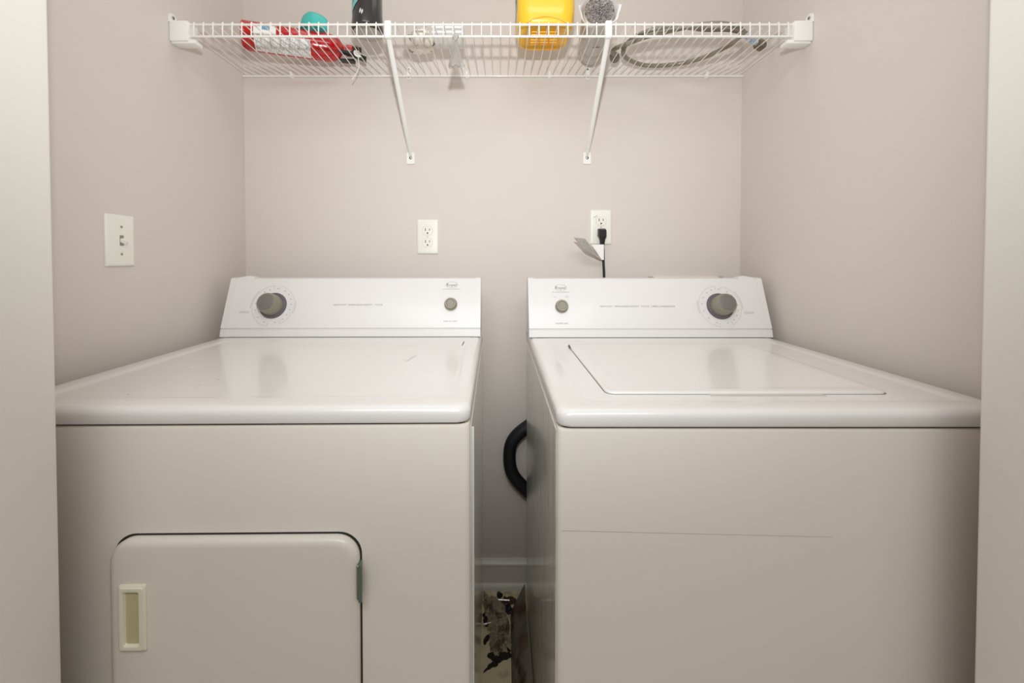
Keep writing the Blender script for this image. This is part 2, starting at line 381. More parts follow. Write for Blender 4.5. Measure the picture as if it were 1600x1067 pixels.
# door in the front
def on_front(px, py, t, yf):
    W = Matrix.Translation(t.location) @ Matrix.Rotation(t.rotation_euler.z, 4, 'Z'); Wi = W.inverted()
    o = Wi @ Vector((0, 0, CZ)); d = Wi.to_3x3() @ ray(px, py); k = (yf-o.y)/d.y
    return (o.x+d.x*k, o.z+d.z*k)
ax_, az_ = on_front(180, 835, D, dyf); bx_, bz_ = on_front(564, 838, D, dyf)
rr = .034; zb = az_-.46
def vring(x0, x1, z0, z1, r, yy): return [(p[0], yy, p[1]) for p in rrect(x0, x1, z0, z1, r, 0, 8)]
MB().rings([vring(ax_-.0015, bx_+.0015, zb-.0015, az_+.0015, rr, dyf+.004), vring(ax_-.0015, bx_+.0015, zb-.0015, az_+.0015, rr, dyf-.0005)]).build('door_gap', GAPSHADE, D)
door = MB().rings([vring(ax_+.0012, bx_-.0012, zb, az_-.0012, rr, dyf), vring(ax_+.0008, bx_-.0008, zb, az_-.0008, rr, dyf-.008),
                   vring(ax_+.0025, bx_-.0025, zb+.002, az_-.0025, rr, dyf-.012), vring(ax_+.007, bx_-.007, zb+.007, az_-.007, rr-.004, dyf-.0145),
                   vring(ax_+.012, bx_-.012, zb+.012, az_-.012, rr-.006, dyf-.0150)]).build('door', APPB, D, smooth=50)
hx0, hz1 = on_front(186, 913, D, dyf-.015); hx1, hz0 = on_front(231, 1015, D, dyf-.015)
yd = dyf-.0150
hr = lambda i, yy: vring(hx0+i, hx1-i, hz0+i, hz1-i, .003, yy)
hd = MB().rings([hr(0, yd+.001), hr(0, yd-.002), hr(.0015, yd-.0032), hr(.0025, yd-.0035), hr(.0032, yd-.0048), hr(.0072, yd-.0052), hr(.0085, yd-.0048), hr(.0100, yd-.0006)], True, True).build('door_handle', CREAM, door)
hd['label'] = 'cream plastic recessed pull'
MB().rings([hr(.0101, yd-.0002), hr(.0101, yd-.0008)]).build('handle_recess', M('ochre recess plastic', (196, 186, 142), .5), hd)
gx, gz = on_front(561, 881, D, dyf-.012); gx2, gz2 = on_front(561, 935, D, dyf-.012)
hg = MB().box((gx-.0025, dyf-.0165, gz2), (gx+.002, dyf-.002, gz), .0012, 1); hg.tube([(gx+.003, dyf-.016, gz2-.001), (gx+.003, dyf-.016, gz+.001)], .003, 10)
hg.build('door_hinge', M('galvanised hinge', (128, 140, 134), .35, metal=.7), door)
# scuffs on the top
def scuff(t, pts, name='scuff_mark', mat=DARKMARK, r=.0012):
    W = (Matrix.Translation(t.location) @ Matrix.Rotation(t.rotation_euler.z, 4, 'Z')).inverted()
    P = [W @ atZ(px, py, TOPZ-.0034) for px, py in pts]
    v = []; f = []
    for i, p in enumerate(P):
        q = P[min(i+1, len(P)-1)]-P[max(i-1, 0)]; nrm = Vector((-q.y, q.x, 0)).normalized()*r*(.4 if i in (0, len(P)-1) else 1)
        v += [tuple(p+nrm+Vector((0, 0, .0003))), tuple(p-nrm+Vector((0, 0, .0003)))]
    f = [(2*i, 2*i+1, 2*i+3, 2*i+2) for i in range(len(P)-1)]
    MB().add(v, f).build(name, mat, t, smooth=0)
SC2 = M('tan scuff', (212, 202, 192), .5)
scuff(D, [(726, 532), (724, 536), (722, 540)], r=.0016)
for p in ((296, 577), (341, 593), (311, 601), (201, 616)): scuff(D, [(p[0]-2, p[1]), (p[0], p[1]+.3), (p[0]+2.5, p[1]-.3)], r=.0009)
scuff(D, [(628, 561), (636, 564), (648, 557)], mat=SC2, r=.0016); scuff(D, [(638, 559), (650, 556)], mat=SC2, r=.0012)
scuff(D, [(640, 541), (652, 539)], mat=SC2, r=.0008)

# --- washer (right)
Wm = empty('washing_machine', (.4280, 1.1693, 0), 'white top-loading washing machine on the right, with an inset lid and scuffed left side', 'washing machine')
wx0, wx1, wyf, wyb = -.3415, .3435, -.562, .125
b, tp = appliance_shell(Wm, wx0, wx1, wyf, wyb, 0, WSIDE, (wx0+.046, wx1-.036, wyf+.040, -.018))
feet(Wm, wx0, wx1, wyf, wyb)
MB().box((wx0-.0012, wyf+.014, .04), (wx0+.0006, wyb-.012, TOPZ-LIP-.009), .0005, 1).build('side_panel', WSIDE, Wm)['label'] = 'scuffed left side panel with dark green grey smears'
mw = console(Wm, -.3435, .3435, 1)
lx0, lx1 = .1795-.4280, .6525-.4280; ly0, ly1 = .690-1.1693, 1.088-1.1693
zl = TOPZ-.0034
L = lambda i, z, r=.016: rrect(lx0+i, lx1-i, ly0+i, ly1-i, r, z, 7)
MB().rings([L(-.0014, zl-.0004), L(-.0014, zl+.0003)]).build('lid_gap', M('lid gap shade', (120, 112, 104), .7), Wm)
lid = MB().rings([L(0, zl), L(0, zl+.0022), L(.0015, zl+.0036), L(.004, zl+.0042), L(.020, zl+.0042), L(.024, zl+.0036)]).build('lid', APPL, Wm, smooth=60)
# shading of the finger notch at the lid front edge, painted as a grey strip
MB().box((lx0+.17, ly0-.010, zl-.0002), (lx0+.36, ly0-.0005, zl+.0006), .0003, 1).build('lid_notch_shade', M('notch shade', (196, 190, 182), .5), lid)
ng = MB().tube([(lx0+.002, ly1-.012, zl+.002), (lx0-.001, ly1-.045, zl+.0025)], .0022, 6).build('lid_hinge_chip', DARKMARK, lid)
# shallow pressed line left of the lid
gr = MB().box((.131-.428, .72-1.1693, TOPZ-.0035), (.1325-.428, 1.09-1.1693, TOPZ-.0029), .0002, 1).build('pressed_line', M('pressed line shade', (206, 200, 192), .5), Wm)
x, y = hit_face(Wm, mw, 1125, 478.5); dial_marks(Wm, mw, x, y, True); dial(Wm, mw, x, y, 'cycle_dial', -28)
x, y = hit_face(Wm, mw, 877.5, 479); push_knob(Wm, mw, x, y, 'water_level_knob')
x, y = hit_face(Wm, mw, 876, 449.5); badge(Wm, mw, x, y)
x, y = hit_face(Wm, mw, 878, 505.5); lettering('knob_lettering', [('WATER LEVEL', x, y, .0058)], INK, Wm, mw)
x, y = hit_face(Wm, mw, 867, 464); x2, y2 = hit_face(Wm, mw, 886, 463.5)
lettering('level_lettering', [('MIN', x, y, .0045)], INKL, Wm, mw)
lettering('level_lettering', [('EXTRA', x2, y2+.002, .0036), ('LARGE', x2, y2-.002, .0036)], INKL, Wm, mw)
x, y = hit_face(Wm, mw, 996, 478.8); lettering('console_lettering', [('HEAVY DUTY   EXTRA LARGE CAPACITY   8 CYCLE   3 SPEED COMBINATIONS', x, y, .0062)], INK, Wm, mw)
# long hairline crease across the front
cx0, cz0 = on_front(878, 829, Wm, wyf-.0004); cx1, cz1 = on_front(1300, 839, Wm, wyf-.0004)
MB().add([(cx0, wyf-.0004, cz0-.0003), (cx1, wyf-.0004, cz1-.0002), (cx1, wyf-.0004, cz1+.0002), (cx0, wyf-.0004, cz0+.0003)], [(0, 1, 2, 3)]).build('front_scratch', M('fine scratch', (196, 189, 178), .5), Wm, smooth=0)

# ------------------------------------------------------------------ wire shelf
SZ = CZ+.6006; YF = 1.0757; YR = 1.372; LIPZ = -.0308
SH = empty('wire_shelf', (0, YB, SZ), 'white wire closet shelf across the back wall with two diagonal braces', 'shelf')
def sp(mb, name, mat=WIRE, parent=SH, smooth=40):      # build in world coordinates, parent keeps its place
    mb.v = [tuple(Vector(p)-Vector((0, YB, SZ))) for p in mb.v]
    return mb.build(name, mat, parent, smooth)
xa, xb = XL+.012, XR-.012
sp(MB().tube([(xa, YF, SZ-.001), (xb, YF, SZ-.001)], .0028, 10), 'front_top_rail')
sp(MB().tube([(xa, YF, SZ+LIPZ), (xb, YF, SZ+LIPZ)], .0030, 10), 'front_bottom_rail')
sp(MB().tube([(XL+.002, YR-.004, SZ-.004), (XR-.002, YR-.004, SZ-.004)], .0030, 10), 'rear_rail')
x_first = atY(304.5, 45, YF).x; step = .02445
deck = MB(); k0 = -int((x_first-XL-.006)/step); k = k0
while x_first+k*step < XR-.006:
    X = x_first+k*step
    deck.tube([(X, YR, SZ+.0032), (X, YF+.004, SZ+.0036), (X, YF-.002, SZ+.0034), (X, YF-.0042, SZ+.0006), (X, YF-.0042, SZ+LIPZ-.002), (X, YF-.0036, SZ+LIPZ-.003)], [.0014, .0014, .0017, .0018, .0018, .0018], 6)
    k += 1
sp(deck, 'wire_deck')
DECK = SZ+.0058
for sgn, X in ((1, XL), (-1, XR)):
    c = lambda a: X+sgn*a
    bx = MB().box((min(c(.0005), c(.0475)), YF-.010, SZ-.046), (max(c(.0005), c(.0475)), YF+.030, SZ+.0050), .003, 2)
    br = sp(bx, 'end_bracket', WPLA)
    def bp(mb, name, mat): return sp(mb, name, mat, br)
    bp(MB().box((min(c(.0002), c(.062)), YF-.004, SZ-.050), (max(c(.0002), c(.062)), YF+.026, SZ-.040), .003, 2), 'bracket_foot', WPLA)
    # screw ear on the side wall
    ear = [[(c(q), YF-.012+yy*.75, SZ-.002+zz*.8) for yy, zz in ((0, .004), (.034, .004), (.030, .026), (.022, .034), (.008, .034), (0, .026))] for q in (.0005, .005)]
    bp(MB().rings(ear), 'screw_ear', WPLA)
    T = Matrix.Translation((c(.0048), YF-.0005, SZ+.0155)) @ Matrix.Rotation(sgn*math.pi/2, 4, 'Y')
    bp(MB().lathe([(.0042, 0), (.0042, .001), (.003, .0022)], 14, T), 'screw', SCREW)
    br.data.name = 'end_bracket'
for (px_t, px_b) in ((607, 642), (950, 917)):
    f = atY(px_t, 62, YF+.004); wpt = atY(px_b, 244, YB-.006)
    f.z = SZ+LIPZ-.002
    n = 12; P = [f.lerp(wpt, i/n) for i in range(n+1)]
    mb = MB()
    d = (wpt-f).normalized(); u = Vector((1, 0, 0)); v_ = d.cross(u).normalized()
    rings = []
    for i, p in enumerate(P):
        wd = .0068 if i < n-2 else .0068-.0012*(i-n+2)
        th = .0040 if i < n-1 else .0022
        rings.append([tuple(p+u*wd*math.cos(a)+v_*th*math.sin(a)) for a in [2*math.pi*j/12 for j in range(12)]])
    mb.rings(rings)
    brc = sp(mb, 'support_brace', WPLA)
    clip = MB().box((f.x-.009, YF-.0075, SZ+LIPZ-.006), (f.x+.009, YF+.009, SZ+.0075), .004, 3)
    sp(clip, 'brace_clip', WPLA, brc)
    fp = atY(px_b, 247, YB); pl = MB().rings([[(p[0], yy, p[1]) for p in rrect(fp.x-.0125, fp.x+.0125, fp.z-.020, fp.z+.018, .004, 0, 4)] for yy in (YB-.0003, YB-.004)])
    ft = sp(pl, 'brace_foot', WPLA, brc)
    T = Matrix.Translation((fp.x, YB-.0038, fp.z)) @ Matrix.Rotation(math.pi/2, 4, 'X')
    sp(MB().lathe([(.0052, 0), (.0050, .0015), (.003, .0026)], 16, T), 'screw', SCREW, brc)
for px in (457, 730, 858, 1103):
    p = atY(px, 119, YB)
    T = Matrix.Translation((p.x, YB-.0002, p.z-.002)) @ Matrix.Rotation(math.pi/2, 4, 'X')
    mb = MB().lathe([(.008, 0), (.008, .004), (.0065, .009), (.004, .0115)], 14, T); mb.box((p.x-.003, YB-.014, p.z-.001), (p.x+.003, YB-.001, p.z+.011), .001, 1)
    sp(mb, 'wall_clip', WPLA)
for px in (639, 918):
    p = atY(px, 115, YB)
    pl = MB().rings([[(q[0], yy, q[1]) for q in rrect(p.x-.0065, p.x+.0065, p.z-.020, p.z+.020, .004, 0, 4)] for yy in (YB-.0003, YB-.0025)])
    pd = sp(pl, 'anchor_plate', WPLA)
    for dz in (-.0125, .0125):
        T = Matrix.Translation((p.x, YB-.0023, p.z+dz)) @ Matrix.Rotation(math.pi/2, 4, 'X')
        sp(MB().lathe([(.0038, 0), (.0036, .001), (.002, .0018)], 12, T), 'screw', SCREW, pd)

# ------------------------------------------------------------------ fire extinguisher lying on the shelf
er = .0405
A = Vector((atY(380, 57, 1.215).x, 1.215, DECK+er)); B = Vector((atY(534, 77, 1.298).x, 1.298, DECK+er))
ex = (B-A); EL = ex.length; ang = math.atan2(ex.y, ex.x)
E_ = empty('fire_extinguisher', (A.x, A.y, A.z), 'red fire extinguisher lying on its side at the left end of the shelf', 'fire extinguisher', rz=ang)
RX = Matrix.Rotation(math.pi/2, 4, 'Y')   # lathe z -> local +x
MB().lathe([(er-.006, 0), (er, .002), (er, .010), (er-.0008, .012), (er, .014), (er, EL-.035), (er-.004, EL-.018), (er-.012, EL-.006), (er-.024, EL+.002), (.013, EL+.006)], 48, RX).build('cylinder', RED, E_, smooth=40)
def patch(x0, x1, p0, p1, r, name, mat, n=14, par=E_):
    v = []; 
    for i in range(n+1):
        a = math.radians(p0+(p1-p0)*i/n)
        for X in (x0, x1): v.append((X, -r*math.cos(a), -r*math.sin(a)))
    o = MB().add(v, [(2*i, 2*i+1, 2*i+3, 2*i+2) for i in range(n)]).build(name, mat, par); return o
kx = EL/152.0
patch(.034, .034+kx*84, 5, 84, er+.0004, 'instruction_label', LABELP)
patch(.038, .034+kx*82, 12, 80, er+.0007, 'label_print', LABELW)
patch(.034, .034+kx*33, -34, 5, er+.0004, 'pictogram_label', LABELP)
patch(.034+kx*11, .034+kx*24, -28, -8, er+.0007, 'pictogram', LABELB)
v = MB().lathe([(.013, EL+.004), (.013, EL+.012), (.017, EL+.014), (.017, EL+.030), (.010, EL+.034)], 20, RX)
v.build('valve_collar', RED, E_)
v = MB().box((EL+.022, -.012, -.012), (EL+.058, .012, .012), .003, 2); v.build('valve', BLACK, E_)
v = MB().rings([[(EL-.020, -.026, -.016), (EL-.020, -.012, -.016), (EL-.020, -.012, -.010), (EL-.020, -.026, -.010)],
                [(EL+.030, -.024, -.020), (EL+.030, -.006, -.020), (EL+.030, -.006, -.010), (EL+.030, -.024, -.010)],
                [(EL+.072, -.026, -.032), (EL+.072, -.004, -.032), (EL+.072, -.004, -.022), (EL+.072, -.026, -.022)]]); v.build('squeeze_lever', BLACK, E_)
v = MB().rings([[(EL-.006, -.002, -.034), (EL-.006, .016, -.034), (EL-.006, .016, -.028), (EL-.006, -.002, -.028)],
                [(EL+.040, .000, -.030), (EL+.040, .018, -.030), (EL+.040, .018, -.022), (EL+.040, .000, -.022)]]); v.build('carry_handle', BLACK, E_)
T = Matrix.Translation((EL+.046, -.026, -.018)) @ Matrix.Rotation(math.radians(70), 4, 'X') @ Matrix.Rotation(math.radians(20), 4, 'Y')
MB().lathe([(.013, 0), (.013, .0012), (.010, .0016)], 8, T).build('seal_tag', WPLA, E_)
MB().tube([(EL+.040, -.020, .010), (EL+.046, -.030, .004), (EL+.052, -.030, -.012), (EL+.050, -.026, -.020)], .0013, 6).build('safety_pin_ring', M('tan pin', (170, 140, 110), .4), E_)
MB().tube(smoothpath([(EL+.048, -.028, -.024), (EL+.050, -.028, -.055), (EL+.044, -.028, -.075), (EL+.030, -.028, -.098)], 5), .0012, 5).build('seal_strap', WPLA, E_)

# teal cap resting on top of the extinguisher
tc_ = atY(491, 40, 1.272)
TC = empty('measuring_cap', (tc_.x, 1.272, DECK+2*er-.003), 'teal plastic measuring cap resting on top of the red extinguisher', 'cap')
n = 26; prof = [(.030, 0), (.0385, .004), (.0400, .014), (.0375, .031), (.0330, .042), (.0250, .050), (.012, .0535)]
rings = []
for r, z in prof:
    rings.append([(r*(1+.08*math.cos(a*2+.6)+.035*math.cos(3*a+1))*math.cos(a)+(z*.10), r*.85*math.sin(a), z*(1-.10*math.cos(a-.2))-0*a) for a in [2*math.pi*j/n for j in range(n)]])
MB().rings(rings).build('cap_shell', TEAL, TC, smooth=70)
MB().lathe([(.041, .001), (.0418, .003), (.0418, .008), (.0395, .010)], 32).build('cap_rim', TEAL, TC)
TC.children[0].scale = (1, 1, 1)

# black bottle
bb = atY(576, 60, 1.142)
BT = empty('shampoo_bottle', (bb.x, 1.134, DECK+.001), 'dark grey plastic bottle with pale teal leaf print and lighter base, standing on the shelf', 'bottle')
def oval(rx, ry, z, n=32): return [(rx*math.cos(2*math.pi*j/n), ry*math.sin(2*math.pi*j/n), z) for j in range(n)]
MB().rings([oval(.037, .040, .0), oval(.0405, .044, .003), oval(.041, .0445, .012), oval(.0385, .042, .05), oval(.0385, .042, .15), oval(.032, .034, .185), oval(.015, .015, .198), oval(.013, .013, .21)]).build('bottle_body', BOT, BT, smooth=60)
MB().rings([oval(.0355, .0385, -.0012), oval(.0365, .0395, -.0008), oval(.0365, .0395, .0006)]).build('bottle_base', BOTB, BT)
MB().lathe([(.016, .205), (.016, .245), (.010, .248)], 20).build('bottle_cap', BLACK, BT)
def leaf(cx, cz, ln, wd, ang, mat, name='leaf_print'):
    v = []; f = []; n = 6; ca, sa = math.cos(ang), math.sin(ang)
    for i in range(n+1):
        t = i/n; ww = wd*math.sin(math.pi*t)
        for s_ in (-1, 1):
            lx = (t-.5)*ln; lz = s_*ww
            X = cx+lx*ca-lz*sa; Z = cz+lx*sa+lz*ca
            X = max(-.037, min(.037, X)); Y = -.0428*math.sqrt(max(0, 1-(X/.0392)**2))-.0006
            v.append((X, Y, Z))
    MB().add(v, [(2*i, 2*i+1, 2*i+3, 2*i+2) for i in range(n)]).build(name, mat, BT)
for (cx, cz, ln, wd, a) in ((-.026, .060, .040, .006, 1.1), (-.018, .066, .036, .005, .9), (-.031, .053, .030, .004, 1.3), (-.010, .072, .030, .004, .7), (-.002, .074, .022, .003, 1.2), (-.026, .080, .040, .005, 1.0)):
    leaf(cx, cz, ln, wd, a, TEALG)
for (cx, cz) in ((-.006, .038), (-.001, .035)): leaf(cx, cz, .014, .0024, 1.3, WHITEG, 'white_print')

# ribbon bow and small white carton
bw = atZ(657, 76, DECK)
BWo = empty('gift_bow', (bw.x, bw.y, DECK), 'cream ribbon bow lying on the shelf beside the white carton', 'bow')
def loop(a, ln, wd, h, name):
    ln *= 1.45; wd *= 1.5; h *= 1.5
    P = [(0, 0, .004), (ln*.45, .004, h*.6+.004), (ln, .002, h*.5+.004), (ln*.8, -.002, .003), (ln*.3, -.003, .002), (0, 0, .003)]
    P = smoothpath(P, 4); rings = []
    for i, p in enumerate(P):
        ww = wd*(.45+.55*math.sin(math.pi*i/(len(P)-1)))
        rings.append([(p.x, p.y-ww, p.z), (p.x, p.y+ww, p.z), (p.x, p.y+ww, p.z+.0005), (p.x, p.y-ww, p.z+.0005)])
    MB().rings(rings, mat=Matrix.Rotation(a, 4, 'Z')).build('ribbon_loop', BOW, BWo, smooth=25)
for i in range(7): loop(i*2*math.pi/7+.3, .028+.006*(i % 3), .009, .018+.008*(i % 2), 'ribbon_loop')
for i in range(4): loop(i*math.pi/2+.6, .018, .008, .046, 'ribbon_loop')
c0 = atZ(678, 51, DECK); c1 = atZ(722, 77, DECK)
CT = empty('small_carton', ((c0.x+c1.x)/2, (c0.y+c1.y)/2, DECK), 'small flat white carton lying between the bow and the hanging plastic bag', 'carton')
hxw, hyw = .040, abs(c1.y-c0.y)/2
MB().box((-hxw, -hyw, 0), (hxw, hyw, .024), .0012, 2).build('carton_body', M('white card', (240, 240, 236), .5), CT)
MB().box((-hxw+.001, -hyw-.0004, .0045), (hxw-.001, -hyw+.001, .0055)).build('carton_flap_seam', M('card seam', (186, 184, 180), .6), CT, smooth=0)

# clear plastic bag knotted on the front rail
kb = atY(712, 57, YF-.007)
HB = empty('plastic_bag', (kb.x, kb.y, kb.z), 'crumpled clear plastic bag knotted on the shelf front rail and hanging down', 'bag')
rings = []; n = 28
for (z, r) in ((.001, .006), (-.003, .0055), (-.008, .003), (-.013, .0025), (-.022, .0062), (-.034, .0085), (-.050, .0120), (-.064, .0155), (-.070, .0175), (-.076, .0165)):
    rings.append([(r*(1+.30*math.sin(5*a+z*60)+.16*math.sin(9*a+z*130))*math.cos(a), .55*r*(1+.3*math.sin(6*a+z*70))*math.sin(a)+.001, z+(.003*math.sin(7*a) if z < -.06 else 0)) for a in [2*math.pi*j/n for j in range(n)]])
MB().rings(rings, True, False).build('bag_film', FILM2, HB, smooth=70)
MB().rings([[(-.008, -.003, .004), (.008, -.003, .004), (.008, .003, .004), (-.008, .003, .004)], [(-.002, -.002, -.010), (.002, -.002, -.010), (.002, .002, -.010), (-.002, .002, -.010)]]).build('bag_knot', M('grey film knot', (165, 160, 155), .3), HB)

# ------------------------------------------------------------------ yellow jug
yj = Vector((atZ(850, 60, DECK).x, 1.160, DECK+.001))
YJ = empty('detergent_jug', yj, 'large yellow plastic detergent jug with ribbed base standing on the shelf', 'jug')
Rj = lambda wx, wy, r, z, dy=0: rrect(-wx, wx, -wy*1.09+dy, wy*1.09+dy, r, z, 8)
MB().rings([Rj(.054, .050, .026, .003), Rj(.060, .056, .030, 0), Rj(.068, .062, .034, .004), Rj(.073, .066, .036, .018), Rj(.0765, .068, .036, .045), Rj(.0765, .068, .036, .19),
            Rj(.068, .060, .034, .225), Rj(.045, .040, .030, .25), Rj(.026, .026, .0255, .262), Rj(.026, .026, .0255, .28)]).build('jug_body', YEL, YJ, smooth=60)
MB().rings([Rj(.0585, .0545, .029, .0002), Rj(.060, .056, .030, -.0006), Rj(.0555, .0515, .027, -.0012), Rj(.052, .048, .025, .0020)], False, True).build('jug_base', YELD, YJ, smooth=50)
for i in range(6):
    yy = -.034+.0135*i
    MB().tube([(-.036, yy, .0012), (.036, yy, .0012)], .0021, 8).build('base_rib', YELD, YJ)
MB().lathe([(.032, .27), (.032, .315), (.029, .318)], 28).build('jug_cap', BLUE, YJ)
# arch pressed into the lower front
arc = smoothpath([(-.052, -.0695, .006), (-.030, -.0725, .015), (0, -.0735, .020), (.030, -.0725, .015), (.052, -.0695, .006)], 5)
MB().tube(arc, .0016, 6).build('arch_moulding', YELD, YJ)
MB().box((-.0772, -.045, .050), (-.0762, .03, .16), .0004, 1).build('side_label', BLUE, YJ)
MB().box((-.0776, -.038, .058), (-.0770, .01, .075), .0002, 1).build('side_label_band', WPLA, YJ)

# ------------------------------------------------------------------ foil duct in clear wrap
fr_ = .0425
F0 = Vector((.262, 1.098, DECK+fr_+.002)); F1 = Vector((.290, 1.330, DECK+fr_))
fa = math.atan2(F1.y-F0.y, F1.x-F0.x); FLn = (F1-F0).length
FD = empty('foil_duct', F0, 'roll of crinkled silver foil duct wrapped in clear plastic, beside the yellow jug', 'duct', rz=fa)
prof = []; k = 0; zz = .008
while zz < FLn-.06:
    prof += [(fr_-.006, zz), (fr_-.0035, zz+.0035)]; zz += .007
prof += [(fr_-.006, FLn-.058), (fr_-.008, FLn-.01), (fr_-.016, FLn)]
MB().lathe([(.030, .006)]+prof, 40, RX).build('duct_side', FOILS, FD, smooth=50)
bm_r = []
for q in range(9):
    r = (fr_-.004)*(1-q/9.0)
    bm_r.append([(-.004*math.cos(q/9*1.5)*0+.004+random.uniform(-.0022, .0022)-.010*(math.sin(q/9*math.pi/2)), r*math.cos(2*math.pi*j/44), r*math.sin(2*math.pi*j/44)) for j in range(44)])
MB().rings(bm_r, False, True).build('crumpled_end', FOIL, FD, smooth=20)
# loose film sleeve with a flared mouth
rg = []; n = 36
for (xx, r) in ((-.010, fr_+.011), (-.005, fr_+.006), (.006, fr_+.003), (.04, fr_+.0012), (.12, fr_+.0012), (FLn-.03, fr_+.001), (FLn+.004, fr_-.008), (FLn+.012, .012)):
    rg.append([(xx+(.003*math.sin(5*a) if xx < 0 else 0), (r+(.0022*math.sin(7*a) if xx < .03 else .0006*math.sin(9*a+xx*90)))*math.cos(a), (max(-fr_, (r+(.003*math.sin(4*a+1) if xx < .03 else 0))*math.sin(a)) if xx < FLn else r*math.sin(a))) for a in [2*math.pi*j/n for j in range(n)]])
MB().rings(rg, False, True).build('plastic_sleeve', FILM, FD, smooth=60)
MB().tube([(.11, -.012, -fr_-.0004), (.108, -.004, -fr_-.0008), (.11, .006, -fr_-.0004)], .0011, 5).build('red_mark', M('red brown mark', (150, 80, 70), .5), FD)

# ------------------------------------------------------------------ coiled hose
HZ = DECK+.0090
HS = empty('coiled_hose', (atZ(1060, 70, DECK).x, 1.2, DECK), 'coiled olive grey fill hose with a blue label at the right end of the shelf', 'hose')
path = [(960, 88, .007), (958, 79, .006), (970, 72, .007), (984, 67, .010), (1005, 59, .012), (1035, 51, .012), (1075, 42, .010), (1115, 37, .006), (1146, 40, .001), (1162, 51, 0), (1150, 64, 0), (1122, 80, 0), (1090, 93, 0), (1050, 101, 0), (1010, 102, 0),
        (984, 94, 0), (974, 84, .004), (978, 70, .020), (995, 56, .026), (1025, 45, .030), (1065, 42, .034), (1100, 46, .040), (1135, 46, .040), (1158, 50, .028), (1166, 53, .010), (1172, 61, .006), (1184, 68, .007)]
PP = []
for (px, py, dz) in path:
    q = atZ(px, py, HZ+dz); q.x = min(q.x, XR-.03); q.y = min(max(q.y, YF+.016), YR-.02); PP.append(q-HS.location)
MB().tube(smoothpath(PP, 6), .0066, 10).build('hose_tube', HOSE, HS, smooth=60)
e1 = PP[-1]; dr = (PP[-1]-PP[-2]).normalized(); dr.z = 0
qq = dr.to_track_quat('Z', 'Y').to_matrix().to_4x4()
T = Matrix.Translation(e1) @ qq
MB().lathe([(.0095, -.012), (.0105, -.008), (.0105, .004), (.0150, .006), (.0150, .022), (.0128, .024), (.0110, .020)], 20, T).build('coupling', HOSED, HS)
T2 = Matrix.Translation(PP[0]) @ (PP[0]-PP[1]).to_track_quat('Z', 'Y').to_matrix().to_4x4()
MB().lathe([(.0090, -.004), (.0145, 0), (.0145, .014), (.012, .015)], 20, T2).build('coupling', HOSED, HS)
lp = smoothpath(PP[-4:], 6)[6:17]
MB().tube(lp, .0084, 12).build('hose_label', HLAB, HS)

# ------------------------------------------------------------------ wall plates
def plate_at(name, c, w_, h_, face, label, cat, group=None):
    """face: 'back' or 'left'"""
    t = bpy.data.objects.new(name, None); COL.objects.link(t); t.location = c; t.empty_display_size = .03
    t.rotation_euler = (math.pi/2, 0, 0) if face == 'back' else (math.pi/2, 0, math.pi/2)
    tag(t, label, cat, group)
    R = lambda i, z: rrect(-w_/2+i, w_/2-i, -h_/2+i, h_/2-i, .002, z, 3)
    MB().rings([R(0, .0002), R(0, .0025), R(.002, .0045), R(.005, .0056), R(.006, .0058)]).build('cover_plate', IVORY, t, smooth=60)
    return t
def sockets(t):
    for sy in (.0195, -.0195):
        pts = []
        for j in range(28):
            a = 2*math.pi*j/28; pts.append((.0168*math.cos(a), max(-.0135, min(.0135, .0168*math.sin(a)))+sy))
        MB().rings([[(x, y, .0050) for x, y in pts], [(x, y, .0066) for x, y in pts]]).build('receptacle', IVORY, t)
        gp = [(x*1.05, (y-sy)*1.05+sy) for x, y in pts]
        MB().rings([[(x, y, .0055) for x, y in gp], [(x, y, .00585) for x, y in gp]]).build('receptacle_seam', M('seam grey', (190, 186, 176), .5), t)
        m = MB()
        m.box((-.0078, -.0005+sy, .0060), (-.0056, .0085+sy, .0069)); m.box((.0056, .0005+sy, .0060), (.0076, .0078+sy, .0069))
        m.lathe([(.0026, .0060), (.0026, .0069)], 12, Matrix.Translation((0, sy-.0075, 0)))
        m.build('slots', SLOT, t, smooth=0)
    MB().lathe([(.0028, .005), (.0026, .0066)], 12).build('screw', M('painted screw', (200, 196, 186), .4), t)
a, b = atY(652, 343, YB), atY(685, 397, YB)
O1 = plate_at('wall_outlet', ((a.x+b.x)/2, YB, (a.z+b.z)/2), .070, .114, 'back', 'empty ivory duplex wall outlet above the dryer console', 'outlet'); sockets(O1)
a, b = atY(922, 328, YB), atY(955, 382, YB)
O2 = plate_at('wall_outlet', ((a.x+b.x)/2, YB, (a.z+b.z)/2), .070, .114, 'back', 'ivory duplex wall outlet above the washer with a black plug in it', 'outlet'); sockets(O2)
mk = MB(); mk.box((-.024, .0335, .0058), (-.012, .0345, .0060), mat=Matrix.Rotation(math.radians(0), 4, 'Z'))
MB().add([(-.025, .030, .0060), (-.012, .037, .0060), (-.0125, .0384, .0060), (-.0255, .0312, .0060)], [(0, 1, 2, 3)]).build('pencil_mark', INK, O2, smooth=0)
ya, yb_ = atX(163, 374, XL), atX(207, 377, XL)
SW = plate_at('light_switch', (XL, (ya.y+yb_.y)/2, (atX(185, 335.5, XL).z+atX(185, 416, XL).z)/2), .070, .114, 'left', 'ivory toggle light switch on the left wall', 'switch')
MB().box((-.0055, -.012, .0045), (.0055, .012, .0062), .0005, 1).build('toggle_surround', IVORY, SW)
MB().box((-.0050, -.0115, .0061), (.0050, .0115, .0064)).build('toggle_slot', M('slot shade', (150, 142, 130), .6), SW, smooth=0)
T = Matrix.Translation((0, .001, .006)) @ Matrix.Rotation(math.radians(28), 4, 'X')
